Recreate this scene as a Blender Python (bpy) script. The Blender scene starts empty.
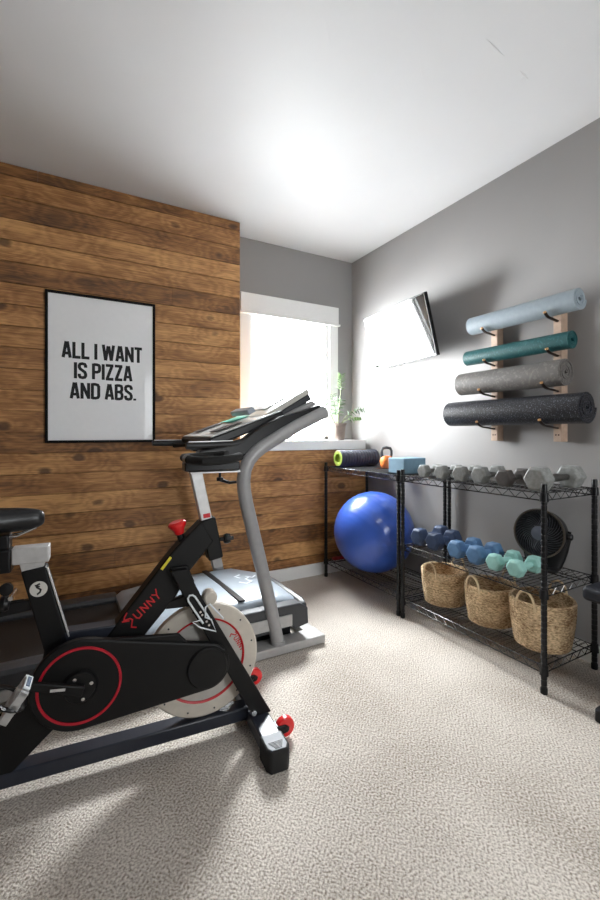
import bpy, bmesh, math, random
from mathutils import Vector, Matrix, Euler
random.seed(7)
PI = math.pi
SC = bpy.context.scene
COL = SC.collection

# ------------------------------------------------------------------ materials
def nodes_of(name):
    m = bpy.data.materials.new(name); m.use_nodes = True
    nt = m.node_tree
    b = nt.nodes['Principled BSDF']
    return m, nt, b
def srgb(r, g, b):
    def f(c):
        c /= 255.0
        return c/12.92 if c <= .04045 else ((c+.055)/1.055)**2.4
    return (f(r), f(g), f(b), 1)
def mat(name, col, rough=.5, metal=0, noise=0, nscale=40, bump=0, bscale=200, coat=0, spec=None):
    m, nt, b = nodes_of(name)
    b.inputs['Base Color'].default_value = col
    b.inputs['Roughness'].default_value = rough
    b.inputs['Metallic'].default_value = metal
    if coat:
        b.inputs['Coat Weight'].default_value = coat; b.inputs['Coat Roughness'].default_value = .03
    if spec is not None: b.inputs['Specular IOR Level'].default_value = spec
    tc = nt.nodes.new('ShaderNodeTexCoord')
    n = nt.nodes.new('ShaderNodeTexNoise'); n.inputs['Scale'].default_value = nscale; n.inputs['Detail'].default_value = 4
    nt.links.new(tc.outputs['Object'], n.inputs['Vector'])
    r = nt.nodes.new('ShaderNodeValToRGB')
    k = noise
    r.color_ramp.elements[0].position = .3; r.color_ramp.elements[1].position = .7
    r.color_ramp.elements[0].color = tuple(c*(1-k) for c in col[:3])+(1,)
    r.color_ramp.elements[1].color = tuple(min(1, c*(1+k)) for c in col[:3])+(1,)
    nt.links.new(n.outputs['Fac'], r.inputs['Fac'])
    nt.links.new(r.outputs['Color'], b.inputs['Base Color'])
    if bump:
        n2 = nt.nodes.new('ShaderNodeTexNoise'); n2.inputs['Scale'].default_value = bscale; n2.inputs['Detail'].default_value = 3
        nt.links.new(tc.outputs['Object'], n2.inputs['Vector'])
        bp = nt.nodes.new('ShaderNodeBump'); bp.inputs['Strength'].default_value = bump; bp.inputs['Distance'].default_value = .002
        nt.links.new(n2.outputs['Fac'], bp.inputs['Height']); nt.links.new(bp.outputs['Normal'], b.inputs['Normal'])
    return m

def math_node(nt, op, a, b=None, c=None):
    n = nt.nodes.new('ShaderNodeMath'); n.operation = op
    for i, v in enumerate((a, b, c)):
        if v is None: continue
        if isinstance(v, (int, float)): n.inputs[i].default_value = v
        else: nt.links.new(v, n.inputs[i])
    return n.outputs[0]

def wood_mat():
    m, nt, b = nodes_of('stained pine planks')
    L = nt.links.new
    tc = nt.nodes.new('ShaderNodeTexCoord'); sp = nt.nodes.new('ShaderNodeSeparateXYZ'); L(tc.outputs['Object'], sp.inputs[0])
    x, y, z = sp.outputs
    row = math_node(nt, 'FLOOR', math_node(nt, 'DIVIDE', math_node(nt, 'SUBTRACT', 2.603, z), .122))
    wn = nt.nodes.new('ShaderNodeTexWhiteNoise'); wn.noise_dimensions = '1D'; L(row, wn.inputs['W'])
    off = math_node(nt, 'MULTIPLY', wn.outputs['Value'], 37.0)
    # grain coordinates
    cb = nt.nodes.new('ShaderNodeCombineXYZ')
    L(math_node(nt, 'ADD', x, off), cb.inputs[0]); L(math_node(nt, 'MULTIPLY', off, 3.1), cb.inputs[1]); L(z, cb.inputs[2])
    mp = nt.nodes.new('ShaderNodeMapping'); mp.inputs['Scale'].default_value = (2.0, 1, 13); L(cb.outputs[0], mp.inputs['Vector'])
    # knots
    mk = nt.nodes.new('ShaderNodeMapping'); mk.inputs['Scale'].default_value = (4.4, 1, 6.0); L(cb.outputs[0], mk.inputs['Vector'])
    vo = nt.nodes.new('ShaderNodeTexVoronoi'); vo.inputs['Scale'].default_value = .9; L(mk.outputs[0], vo.inputs['Vector'])
    kd = vo.outputs['Distance']
    # grain: noise distorted around knots
    n1 = nt.nodes.new('ShaderNodeTexNoise'); n1.inputs['Scale'].default_value = 2.2; n1.inputs['Detail'].default_value = 7; n1.inputs['Roughness'].default_value = .62; n1.inputs['Distortion'].default_value = .9
    L(mp.outputs[0], n1.inputs['Vector'])
    ring = math_node(nt, 'SINE', math_node(nt, 'ADD', math_node(nt, 'MULTIPLY', kd, 34.0), math_node(nt, 'MULTIPLY', n1.outputs['Fac'], 16.0)))
    mp2 = nt.nodes.new('ShaderNodeMapping'); mp2.inputs['Scale'].default_value = (3.5, 1, 120); L(cb.outputs[0], mp2.inputs['Vector'])
    n2 = nt.nodes.new('ShaderNodeTexNoise'); n2.inputs['Scale'].default_value = 1.6; n2.inputs['Detail'].default_value = 4; L(mp2.outputs[0], n2.inputs['Vector'])
    # broad blotches
    mp3 = nt.nodes.new('ShaderNodeMapping'); mp3.inputs['Scale'].default_value = (1.8, 1, 6); L(cb.outputs[0], mp3.inputs['Vector'])
    n3 = nt.nodes.new('ShaderNodeTexNoise'); n3.inputs['Scale'].default_value = 1.5; n3.inputs['Detail'].default_value = 3; L(mp3.outputs[0], n3.inputs['Vector'])
    v = math_node(nt, 'MULTIPLY', ring, .08)
    v = math_node(nt, 'ADD', v, math_node(nt, 'MULTIPLY', math_node(nt, 'SUBTRACT', n2.outputs['Fac'], .5), .9))
    v = math_node(nt, 'ADD', v, math_node(nt, 'MULTIPLY', math_node(nt, 'SUBTRACT', n3.outputs['Fac'], .5), 1.2))
    v = math_node(nt, 'ADD', v, math_node(nt, 'MULTIPLY', math_node(nt, 'SUBTRACT', n1.outputs['Fac'], .5), .45))
    v = math_node(nt, 'ADD', v, math_node(nt, 'MULTIPLY', math_node(nt, 'SUBTRACT', wn.outputs['Value'], .5), .42))
    v = math_node(nt, 'ADD', v, .60)
    r = nt.nodes.new('ShaderNodeValToRGB'); L(v, r.inputs['Fac'])
    cr = r.color_ramp
    cr.elements[0].position = 0; cr.elements[0].color = srgb(74, 50, 33)
    cr.elements[1].position = 1; cr.elements[1].color = srgb(212, 160, 102)
    e = cr.elements.new(.3); e.color = srgb(120, 80, 44)
    e = cr.elements.new(.6); e.color = srgb(162, 112, 64)
    # dark knots
    kf = math_node(nt, 'SUBTRACT', 1.0, math_node(nt, 'MULTIPLY', math_node(nt, 'ADD', kd, math_node(nt, 'MULTIPLY', math_node(nt, 'SUBTRACT', n1.outputs['Fac'], .5), .16)), 5.6))
    kf = math_node(nt, 'MAXIMUM', kf, 0.0); kf = math_node(nt, 'MINIMUM', math_node(nt, 'MULTIPLY', kf, 1.5), .72)
    mx = nt.nodes.new('ShaderNodeMix'); mx.data_type = 'RGBA'
    L(kf, mx.inputs['Factor']); L(r.outputs['Color'], mx.inputs['A']); mx.inputs['B'].default_value = srgb(58, 36, 22)
    L(mx.outputs['Result'], b.inputs['Base Color'])
    b.inputs['Roughness'].default_value = .6
    bp = nt.nodes.new('ShaderNodeBump'); bp.inputs['Strength'].default_value = .3; bp.inputs['Distance'].default_value = .003
    L(v, bp.inputs['Height']); L(bp.outputs['Normal'], b.inputs['Normal'])
    return m

def carpet_mat():
    m, nt, b = nodes_of('beige loop carpet')
    L = nt.links.new
    tc = nt.nodes.new('ShaderNodeTexCoord'); sp = nt.nodes.new('ShaderNodeSeparateXYZ'); L(tc.outputs['Object'], sp.inputs[0])
    x, y, z = sp.outputs
    nz = nt.nodes.new('ShaderNodeTexNoise'); nz.inputs['Scale'].default_value = 9; nz.inputs['Detail'].default_value = 3; L(tc.outputs['Object'], nz.inputs['Vector'])
    wob = math_node(nt, 'MULTIPLY', nz.outputs['Fac'], .06)
    xx = math_node(nt, 'ADD', x, wob)
    # chevrons running in rows
    tri = math_node(nt, 'PINGPONG', math_node(nt, 'MULTIPLY', xx, 1.0), .022)
    ph = math_node(nt, 'ADD', math_node(nt, 'ADD', y, wob), tri)
    wv = math_node(nt, 'SINE', math_node(nt, 'MULTIPLY', ph, 2*PI/.016))
    n1 = nt.nodes.new('ShaderNodeTexNoise'); n1.inputs['Scale'].default_value = 150; n1.inputs['Detail'].default_value = 3; L(tc.outputs['Object'], n1.inputs['Vector'])
    n2 = nt.nodes.new('ShaderNodeTexNoise'); n2.inputs['Scale'].default_value = 2.2; n2.inputs['Detail'].default_value = 4; L(tc.outputs['Object'], n2.inputs['Vector'])
    h = math_node(nt, 'ADD', math_node(nt, 'MULTIPLY', wv, .09), math_node(nt, 'MULTIPLY', n1.outputs['Fac'], 1.5))
    h = math_node(nt, 'SUBTRACT', h, .25)
    f = math_node(nt, 'ADD', h, math_node(nt, 'MULTIPLY', math_node(nt, 'SUBTRACT', n2.outputs['Fac'], .5), .5))
    r = nt.nodes.new('ShaderNodeValToRGB'); L(f, r.inputs['Fac'])
    r.color_ramp.elements[0].position = .12; r.color_ramp.elements[0].color = srgb(130, 118, 104)
    r.color_ramp.elements[1].position = .72; r.color_ramp.elements[1].color = srgb(226, 218, 209)
    L(r.outputs['Color'], b.inputs['Base Color'])
    b.inputs['Roughness'].default_value = .95; b.inputs['Specular IOR Level'].default_value = .1
    bp = nt.nodes.new('ShaderNodeBump'); bp.inputs['Strength'].default_value = .7; bp.inputs['Distance'].default_value = .006
    L(h, bp.inputs['Height']); L(bp.outputs['Normal'], b.inputs['Normal'])
    return m

def speckle(name, base, dots, scale, thr, rough, bump=.3):
    m, nt, b = nodes_of(name); L = nt.links.new
    tc = nt.nodes.new('ShaderNodeTexCoord')
    n = nt.nodes.new('ShaderNodeTexNoise'); n.inputs['Scale'].default_value = scale; n.inputs['Detail'].default_value = 2; L(tc.outputs['Object'], n.inputs['Vector'])
    r = nt.nodes.new('ShaderNodeValToRGB'); L(n.outputs['Fac'], r.inputs['Fac'])
    r.color_ramp.elements[0].position = thr-.04; r.color_ramp.elements[0].color = base
    r.color_ramp.elements[1].position = thr+.04; r.color_ramp.elements[1].color = dots
    L(r.outputs['Color'], b.inputs['Base Color']); b.inputs['Roughness'].default_value = rough
    bp = nt.nodes.new('ShaderNodeBump'); bp.inputs['Strength'].default_value = bump; bp.inputs['Distance'].default_value = .002
    L(n.outputs['Fac'], bp.inputs['Height']); L(bp.outputs['Normal'], b.inputs['Normal'])
    return m

def weave_mat():
    m, nt, b = nodes_of('woven seagrass'); L = nt.links.new
    tc = nt.nodes.new('ShaderNodeTexCoord')
    mp = nt.nodes.new('ShaderNodeMapping'); mp.inputs['Scale'].default_value = (1, 1, 2.6); L(tc.outputs['Object'], mp.inputs['Vector'])
    n = nt.nodes.new('ShaderNodeTexNoise'); n.inputs['Scale'].default_value = 75; n.inputs['Detail'].default_value = 3; L(mp.outputs[0], n.inputs['Vector'])
    n2 = nt.nodes.new('ShaderNodeTexNoise'); n2.inputs['Scale'].default_value = 14; L(tc.outputs['Object'], n2.inputs['Vector'])
    f = math_node(nt, 'ADD', n.outputs['Fac'], math_node(nt, 'MULTIPLY', math_node(nt, 'SUBTRACT', n2.outputs['Fac'], .5), .5))
    r = nt.nodes.new('ShaderNodeValToRGB'); L(f, r.inputs['Fac'])
    r.color_ramp.elements[0].position = .32; r.color_ramp.elements[0].color = srgb(140, 106, 72)
    r.color_ramp.elements[1].position = .66; r.color_ramp.elements[1].color = srgb(238, 212, 172)
    L(r.outputs['Color'], b.inputs['Base Color']); b.inputs['Roughness'].default_value = .85
    bp = nt.nodes.new('ShaderNodeBump'); bp.inputs['Strength'].default_value = .8; bp.inputs['Distance'].default_value = .005
    L(n.outputs['Fac'], bp.inputs['Height']); L(bp.outputs['Normal'], b.inputs['Normal'])
    return m

def glass_mat():
    m = bpy.data.materials.new('window glass'); m.use_nodes = True; nt = m.node_tree; nt.nodes.clear(); L = nt.links.new
    o = nt.nodes.new('ShaderNodeOutputMaterial'); mx = nt.nodes.new('ShaderNodeMixShader')
    t = nt.nodes.new('ShaderNodeBsdfTransparent'); t.inputs['Color'].default_value = (.97, .98, .98, 1)
    g = nt.nodes.new('ShaderNodeBsdfGlossy'); g.inputs['Roughness'].default_value = .02
    fr = nt.nodes.new('ShaderNodeFresnel'); fr.inputs['IOR'].default_value = 1.45
    ge = nt.nodes.new('ShaderNodeNewGeometry')   # reflect on the entering face only
    L(math_node(nt, 'MULTIPLY', fr.outputs[0], math_node(nt, 'SUBTRACT', 1.0, ge.outputs['Backfacing'])), mx.inputs[0]); L(t.outputs[0], mx.inputs[1]); L(g.outputs[0], mx.inputs[2]); L(mx.outputs[0], o.inputs[0])
    return m

MT = dict(
    wood=wood_mat(), carpet=carpet_mat(), glass=glass_mat(), weave=weave_mat(),
    wall=mat('grey wall paint', srgb(150, 148, 147), .78, noise=.02, nscale=3, bump=.12, bscale=90, spec=.3),
    ceil=mat('white ceiling paint', srgb(222, 222, 223), .55, noise=.02, nscale=2, bump=.1, bscale=40),
    trim=mat('white trim paint', srgb(236, 236, 234), .4, noise=.01),
    black=mat('black metal', srgb(13, 13, 16), .36, noise=.1, spec=.35),
    blackp=mat('black plastic', srgb(14, 14, 16), .5, noise=.1, bump=.1, bscale=300, spec=.3),
    blackf=mat('black painted frame', srgb(11, 11, 12), .5, spec=.3),
    satin=mat('satin black beam', srgb(40, 44, 54), .3, noise=.05),
    rubber=mat('black rubber', srgb(20, 20, 20), .8, bump=.3, bscale=400),
    chrome=mat('chrome', srgb(215, 215, 215), .16, 1),
    alu=mat('brushed aluminium', srgb(206, 206, 206), .4, .5, noise=.08),
    red=mat('red plastic', srgb(222, 26, 30), .3, coat=.4),
    redprint=mat('red print', srgb(196, 26, 36), .45),
    redring=mat('red ring', srgb(176, 18, 40), .35),
    cream=mat('cream enamel', srgb(204, 196, 184), .32, noise=.04, coat=.3),
    creamin=mat('pale grey enamel', srgb(186, 182, 176), .32, noise=.05, coat=.3),
    print=mat('poster paper', srgb(240, 240, 241), .55, noise=.01, coat=.3),
    frameblack=mat('black frame lacquer', srgb(12, 11, 11), .75, spec=.2),
    ink=mat('black ink', srgb(14, 14, 15), .7, coat=.15),
    tube=mat('grey powder coated tube', srgb(158, 158, 159), .36, .1, noise=.05),
    base=mat('grey base metal', srgb(176, 175, 174), .45, .1, noise=.06),
    hood=mat('pale blue grey hood plastic', srgb(146, 156, 166), .34, noise=.06, nscale=12, coat=.15),
    hooddk=mat('charcoal hood plastic', srgb(52, 54, 58), .42, noise=.06),
    rail=mat('dark grey side rail', srgb(58, 59, 63), .42, noise=.1, bump=.2, bscale=300),
    belt=speckle('black running belt', srgb(24, 24, 25), srgb(44, 44, 46), 260, .62, .55),
    panel=mat('grey console face', srgb(206, 210, 210), .3, noise=.05, coat=.3),
    teal=mat('teal print', srgb(70, 170, 150), .4),
    lite=mat('pale console trim', srgb(206, 204, 196), .32, coat=.2),
    screen=mat('glossy screen', srgb(14, 14, 15), .06, coat=1),
    ball=mat('blue ball vinyl', srgb(54, 92, 186), .3, noise=.08, nscale=5, coat=.25),
    hexgrey=mat('grey cast hex heads', srgb(132, 134, 132), .45, noise=.22, nscale=60, bump=.4, bscale=150),
    hexdark=mat('charcoal cast hex heads', srgb(84, 80, 78), .45, noise=.14, nscale=60, bump=.3, bscale=150),
    steel=mat('knurled steel', srgb(120, 118, 116), .35, .9, bump=.5, bscale=900),
    navy=mat('navy neoprene', srgb(52, 68, 98), .6, noise=.12, bump=.2, bscale=400),
    midblue=mat('sky blue neoprene', srgb(86, 124, 164), .6, noise=.1, bump=.2, bscale=400),
    mint=mat('mint neoprene', srgb(150, 200, 192), .6, noise=.06, bump=.2, bscale=400),
    mat1=mat('pale blue mat foam', srgb(142, 154, 162), .5, noise=.06, bump=.3, bscale=300),
    mat2=speckle('teal mat foam', srgb(26, 78, 80), srgb(44, 98, 99), 90, .6, .45),
    mat3=speckle('grey mat foam', srgb(98, 95, 92), srgb(116, 112, 108), 70, .58, .55),
    mat4=speckle('black mat foam', srgb(26, 27, 32), srgb(92, 94, 104), 160, .62, .38),
    oak=mat('pale wood strip', srgb(186, 160, 140), .55, noise=.12, nscale=30),
    brass=mat('brass tip', srgb(206, 160, 110), .35, .6),
    hook=mat('dark bronze hook', srgb(46, 34, 28), .4, .5),
    roller=mat('charcoal roller foam', srgb(56, 58, 72), .6, noise=.08),
    lime=mat('lime core', srgb(146, 166, 66), .65),
    orange=mat('orange vinyl', srgb(238, 132, 62), .45, noise=.05),
    block=mat('blue foam block', srgb(112, 144, 164), .7, noise=.05, bump=.2, bscale=300),
    fan=mat('fan black plastic', srgb(20, 20, 22), .42),
    fanring=mat('fan gunmetal ring', srgb(92, 86, 78), .3, .6),
    rope=mat('pale rope handle', srgb(222, 198, 160), .8, noise=.1, nscale=200, bump=.5, bscale=300),
    fangrille=mat('grey fan grille', srgb(74, 76, 82), .4, .3),
    hubgrey=mat('grey hub plastic', srgb(96, 102, 116), .35),
    captop=mat('silver grey cap', srgb(128, 132, 138), .55, noise=.05),
    wire=mat('black epoxy wire', srgb(20, 22, 28), .22, noise=.05, coat=.6),
    benchpad=mat('navy black bench vinyl', srgb(17, 21, 32), .6, noise=.05),
    pot=mat('taupe pot', srgb(132, 118, 110), .7, noise=.08),
    soil=mat('potting soil', srgb(60, 46, 36), .95, noise=.4, nscale=90, bump=.8, bscale=120),
    leaf=mat('green leaf', srgb(44, 80, 32), .55, noise=.15, nscale=20),
    leaf2=mat('pale leaf', srgb(92, 122, 66), .55, noise=.1, nscale=20),
    stem=mat('pale stem', srgb(104, 114, 72), .6),
    yellow=mat('yellow sticker', srgb(222, 206, 50), .5),
    badge=mat('silver badge', srgb(214, 212, 206), .35, .1),
    vinyl=mat('black bench vinyl', srgb(15, 16, 20), .36, noise=.05, bump=.1, bscale=150),
    redstrap=mat('dark red strap', srgb(150, 28, 36), .55),
    bluelab=mat('blue label', srgb(24, 62, 100), .4),
    whitelab=mat('white reflector', srgb(228, 234, 238), .3),
)

# ------------------------------------------------------------------ mesh builder
class MB:
    def __init__(s): s.v = []; s.f = []
    def add(s, vs, fs):
        n = len(s.v); s.v += [tuple(v) for v in vs]; s.f += [tuple(i+n for i in f) for f in fs]
    def box(s, x0, x1, y0, y1, z0, z1, M=None):
        vs = [Vector(p) for p in ((x0,y0,z0),(x1,y0,z0),(x1,y1,z0),(x0,y1,z0),(x0,y0,z1),(x1,y0,z1),(x1,y1,z1),(x0,y1,z1))]
        if M: vs = [M @ v for v in vs]
        s.add(vs, [(0,3,2,1),(4,5,6,7),(0,1,5,4),(1,2,6,5),(2,3,7,6),(3,0,4,7)]); return s
    def prism(s, pts, a, b, axis='y', M=None):
        """extrude polygon; pts are (u,v): axis y -> (x,z), axis x -> (y,z), axis z -> (x,y)"""
        def P(u, v, w):
            return Vector((u, w, v)) if axis == 'y' else Vector((w, u, v)) if axis == 'x' else Vector((u, v, w))
        ar = sum(pts[i][0]*pts[(i+1) % len(pts)][1]-pts[(i+1) % len(pts)][0]*pts[i][1] for i in range(len(pts)))
        if ar < 0: pts = pts[::-1]
        if axis == 'y': pts = pts[::-1]
        n = len(pts)
        vs = [P(u, v, a) for u, v in pts]+[P(u, v, b) for u, v in pts]
        if M: vs = [M @ v for v in vs]
        lo, hi = tuple(range(n))[::-1], tuple(range(n, 2*n))
        fs = [lo, hi]+[(i, (i+1) % n, (i+1) % n+n, i+n) for i in range(n)]
        s.add(vs, fs); return s
    def rings(s, R, closed_ring=True, cap=True, loop=False):
        n = len(R[0]); vs = [p for r in R for p in r]; fs = []
        m = len(R)
        for i in range(m if loop else m-1):
            j = (i+1) % m
            for k in range(n):
                l = (k+1) % n
                if l == 0 and not closed_ring: continue
                fs.append((i*n+k, i*n+l, j*n+l, j*n+k))
        if cap and not loop:
            fs.append(tuple(range(n))[::-1]); fs.append(tuple((m-1)*n+k for k in range(n)))
        s.add(vs, fs); return s
    def tube(s, pts, r, n=10, closed=False, flat=1.0, M=None):
        pts = [Vector(p) for p in pts]
        m = len(pts); rs = r if isinstance(r, (list, tuple)) else [r]*m
        R = []; up = None
        for i, p in enumerate(pts):
            if closed: t = (pts[(i+1) % m]-pts[i-1])
            else: t = pts[min(i+1, m-1)]-pts[max(i-1, 0)]
            t.normalize()
            if up is None:
                up = Vector((0, 0, 1)) if abs(t.z) < .9 else Vector((0, 1, 0))
            a = up-t*up.dot(t)
            if a.length < 1e-4: a = t.orthogonal()
            a.normalize(); up = a; b = t.cross(a)
            R.append([p+a*(math.cos(2*PI*k/n)*rs[i])+b*(math.sin(2*PI*k/n)*rs[i]*flat) for k in range(n)])
        if M: R = [[M @ q for q in ring] for ring in R]
        s.rings(R, cap=not closed, loop=closed); return s
    def lathe(s, prof, c=(0,0,0), n=24, axis='z', M=None, cap=True):
        R = []
        for r, h in prof:
            ring = []
            for k in range(n):
                a = 2*PI*k/n
                u, v = max(r, 1e-4)*math.cos(a), max(r, 1e-4)*math.sin(a)
                q = Vector((u, v, h)) if axis == 'z' else Vector((h, u, v)) if axis == 'x' else Vector((v, h, u))
                ring.append(q+Vector(c))
            R.append(ring)
        if M: R = [[M @ q for q in ring] for ring in R]
        s.rings(R, cap=cap); return s
    def ribbon(s, pts, t, h0, h1, M, closed=False):
        """flat stroke of width t in the local XY plane, extruded h0..h1 and mapped by M"""
        P = [Vector((p[0], p[1])) for p in pts]; m = len(P); Lf = []; Rt = []
        for i in range(m):
            if closed: d0 = (P[i]-P[i-1]).normalized(); d1 = (P[(i+1) % m]-P[i]).normalized()
            else:
                d0 = (P[i]-P[i-1]).normalized() if i else (P[1]-P[0]).normalized()
                d1 = (P[i+1]-P[i]).normalized() if i < m-1 else d0
            n0 = Vector((-d0.y, d0.x)); n1 = Vector((-d1.y, d1.x)); nn = (n0+n1)
            nn = nn.normalized() if nn.length > 1e-5 else n0
            k = t/2/max(.45, nn.dot(n0))
            Lf.append(P[i]+nn*k); Rt.append(P[i]-nn*k)
        R = [[M @ Vector((Rt[i].x, Rt[i].y, h0)), M @ Vector((Lf[i].x, Lf[i].y, h0)), M @ Vector((Lf[i].x, Lf[i].y, h1)), M @ Vector((Rt[i].x, Rt[i].y, h1))] for i in range(m)]
        s.rings(R, cap=not closed, loop=closed); return s
    def build(s, name, m, parent=None, bevel=0, seg=2, smooth=True, sub=0, ang=35):
        me = bpy.data.meshes.new(name); me.from_pydata(s.v, [], s.f); me.update()
        bm = bmesh.new(); bm.from_mesh(me); bmesh.ops.recalc_face_normals(bm, faces=bm.faces); bm.to_mesh(me); bm.free()
        me.materials.append(MT[m])
        if smooth:
            me.polygons.foreach_set('use_smooth', [True]*len(me.polygons))
            me.set_sharp_from_angle(angle=math.radians(ang))
        o = bpy.data.objects.new(name, me); COL.objects.link(o)
        if parent: o.parent = parent
        if bevel:
            b = o.modifiers.new('bevel', 'BEVEL'); b.width = bevel; b.segments = seg; b.limit_method = 'ANGLE'; b.angle_limit = math.radians(40)
        if sub:
            d = o.modifiers.new('sub', 'SUBSURF'); d.levels = sub; d.render_levels = sub
        return o

def tag(o, label, cat, group=None, kind=None):
    if label: o['label'] = label
    if cat: o['category'] = cat
    if group: o['group'] = group
    if kind: o['kind'] = kind
    return o
def thing(name, label, cat, loc=(0,0,0), rz=0, group=None):
    o = bpy.data.objects.new(name, None); COL.objects.link(o); o.empty_display_size = .1
    o.location = loc; o.rotation_euler = (0, 0, rz)
    return tag(o, label, cat, group)
def struct(mb, name, m, **k):
    o = mb.build(name, m, **k); o['kind'] = 'structure'; return o
def dup(o, parent=None):
    c = o.copy(); COL.objects.link(c)
    if parent: c.parent = parent
    for ch in list(o.children): dup(ch, c)
    return c

# ------------------------------------------------------------------ the room
XR, YW, YB, ZC, XL, YF = 2.29, 3.15, 2.94, 2.67, -2.1, -2.4
WT = .055
struct(MB().box(XL-.1, XR+.1, YF-.1, YW+WT, -.1, 0), 'floor', 'carpet')
struct(MB().box(XL-.1, XR+.1, YF-.1, YW+WT, ZC, ZC+.1), 'ceiling', 'ceil')
struct(MB().box(XR, XR+.12, YF-.1, YW+WT, -.1, ZC+.1), 'wall_right', 'wall')
struct(MB().box(XL-.12, XL, YF-.1, YW+WT, -.1, ZC+.1), 'wall_left', 'wall')
# window wall round its opening
wx0, wx1, wz0, wz1 = 1.30, 2.04, 1.08, 2.10

w = MB()
w.box(1.0, wx0, YW, YW+WT, 0, ZC); w.box(wx1, XR, YW, YW+WT, 0, ZC)
w.box(wx0, wx1, YW, YW+WT, 0, wz0); w.box(wx0, wx1, YW, YW+WT, wz1, ZC)
struct(w, 'wall_window', 'wall', smooth=False)
# front wall (behind the camera) with an unseen window added for fill light
fx0, fx1, fz0, fz1 = 1.32, 2.15, .8, 2.25
w = MB()
w.box(XL, fx0, YF-.12, YF, 0, ZC); w.box(fx1, XR, YF-.12, YF, 0, ZC)
w.box(fx0, fx1, YF-.12, YF, 0, fz0); w.box(fx0, fx1, YF-.12, YF, fz1, ZC)
struct(w, 'wall_front', 'wall', smooth=False)
# plank wall: backing and boards
w = MB()
w.box(XL, 1.117, YB+.02, YW+WT, 0, ZC); w.box(1.117, XR, YB+.02, YW, 0, 1.0)
zt = 2.603
zz = [ZC]+[zt-.122*k for k in range(22)]
zz = [z for z in zz if z > 0]+[0]
PW = .0022
for i in range(len(zz)-1):
    z1_, z0_ = zz[i]-PW, zz[i+1]+PW
    if z1_-z0_ < .01: continue
    rnd = random.Random(i*13+5)
    x = XL; cuts = [XL]
    j = rnd.uniform(-1.8, .9); cuts.append(j); 
    cuts.append(1.137)
    for a, b in zip(cuts[:-1], cuts[1:]):
        if z0_ >= 1.0 or b < 1.1: w.box(a+.0007, b-(.0007 if b < 1.1 else 0), YB, YB+.024, z0_, z1_)
        else:
            w.box(a+.0007, XR, YB, YB+.024, z0_, min(z1_, 1.0))
    if z0_ < 1.0 < z1_:
        w.box(XL, 1.137, YB, YB+.024, .999, z1_)
# board returns on the outer corner
for i in range(len(zz)-1):
    z1_, z0_ = zz[i]-PW, zz[i+1]+PW
    if z0_ > .99 and z1_-z0_ > .01: w.box(1.117, 1.137, YB+.024, YW, z0_, z1_)
struct(w, 'wall_back', 'wood', smooth=False)
struct(MB().box(XL, XR-.012, YB-.014, YB, 0, .097), 'baseboard_back', 'trim', bevel=.004)
struct(MB().box(XR-.014, XR, YF, YB-.014, 0, .097), 'baseboard_right', 'trim', bevel=.004)
struct(MB().box(XL, XL+.014, YF, YB-.014, 0, .097), 'baseboard_left', 'trim', bevel=.004)
# window sill on the plank ledge
struct(MB().box(1.139, 2.262, YB-.028, YW+.012, 1.003, 1.08), 'trim_1', 'trim', bevel=.004)
# window casing and header
w = MB()
w.box(wx0-.085, wx0, YW-.018, YW, 1.08, 2.085); w.box(wx1, wx1+.088, YW-.018, YW, 1.08, 2.085)
w.box(wx0-.085, wx1+.088, YW-.03, YW, 2.085, 2.235)
w.box(wx0-.095, wx1+.10, YW-.04, YW, 2.072, 2.088)
struct(w, 'trim_2', 'trim', bevel=.003)
def window(name, x0, x1, z0, z1, ya, yb, bars=()):
    w = MB(); t = .03
    w.box(x0, x0+t, ya, yb, z0, z1); w.box(x1-t, x1, ya, yb, z0, z1)
    w.box(x0, x1, ya, yb, z0, z0+t); w.box(x0, x1, ya, yb, z1-t, z1)
    for b in bars: w.box(b-.02, b+.02, ya, yb, z0, z1)
    o = struct(w, name, 'trim', smooth=False)
    ym = (ya+yb)/2
    g = MB().box(x0+t-.004, x1-t+.004, ym-.002, ym+.002, z0+t-.004, z1-t+.004).build('pane', 'glass', o, smooth=False)
window('window_1', wx0, wx1, wz0, wz1, YW+.012, YW+.05)
window('fill_window', fx0, fx1, fz0, fz1, YF-.1, YF-.05, (1.735,))  # added window behind the camera, lets in fill light
# hairline cracks in the ceiling paint
w = MB()
w.tube([(1.448,1.108,ZC), (1.51,1.116,ZC), (1.577,1.122,ZC)], [.0008,.003,.0008], n=6)
w.tube([(1.70,1.136,ZC), (1.73,1.14,ZC), (1.77,1.146,ZC)], [.001,.004,.002], n=6)
w.tube([(1.735,1.132,ZC), (1.745,1.16,ZC)], [.002,.003], n=6)
w.tube([(.858,1.349,ZC), (.90,1.39,ZC), (.938,1.437,ZC)], [.0006,.0015,.0006], n=6)
w.tube([(1.291,1.303,ZC), (1.33,1.34,ZC), (1.376,1.37,ZC)], [.0006,.0013,.0006], n=6)
struct(w, 'trim_3', 'ceil')

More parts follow.
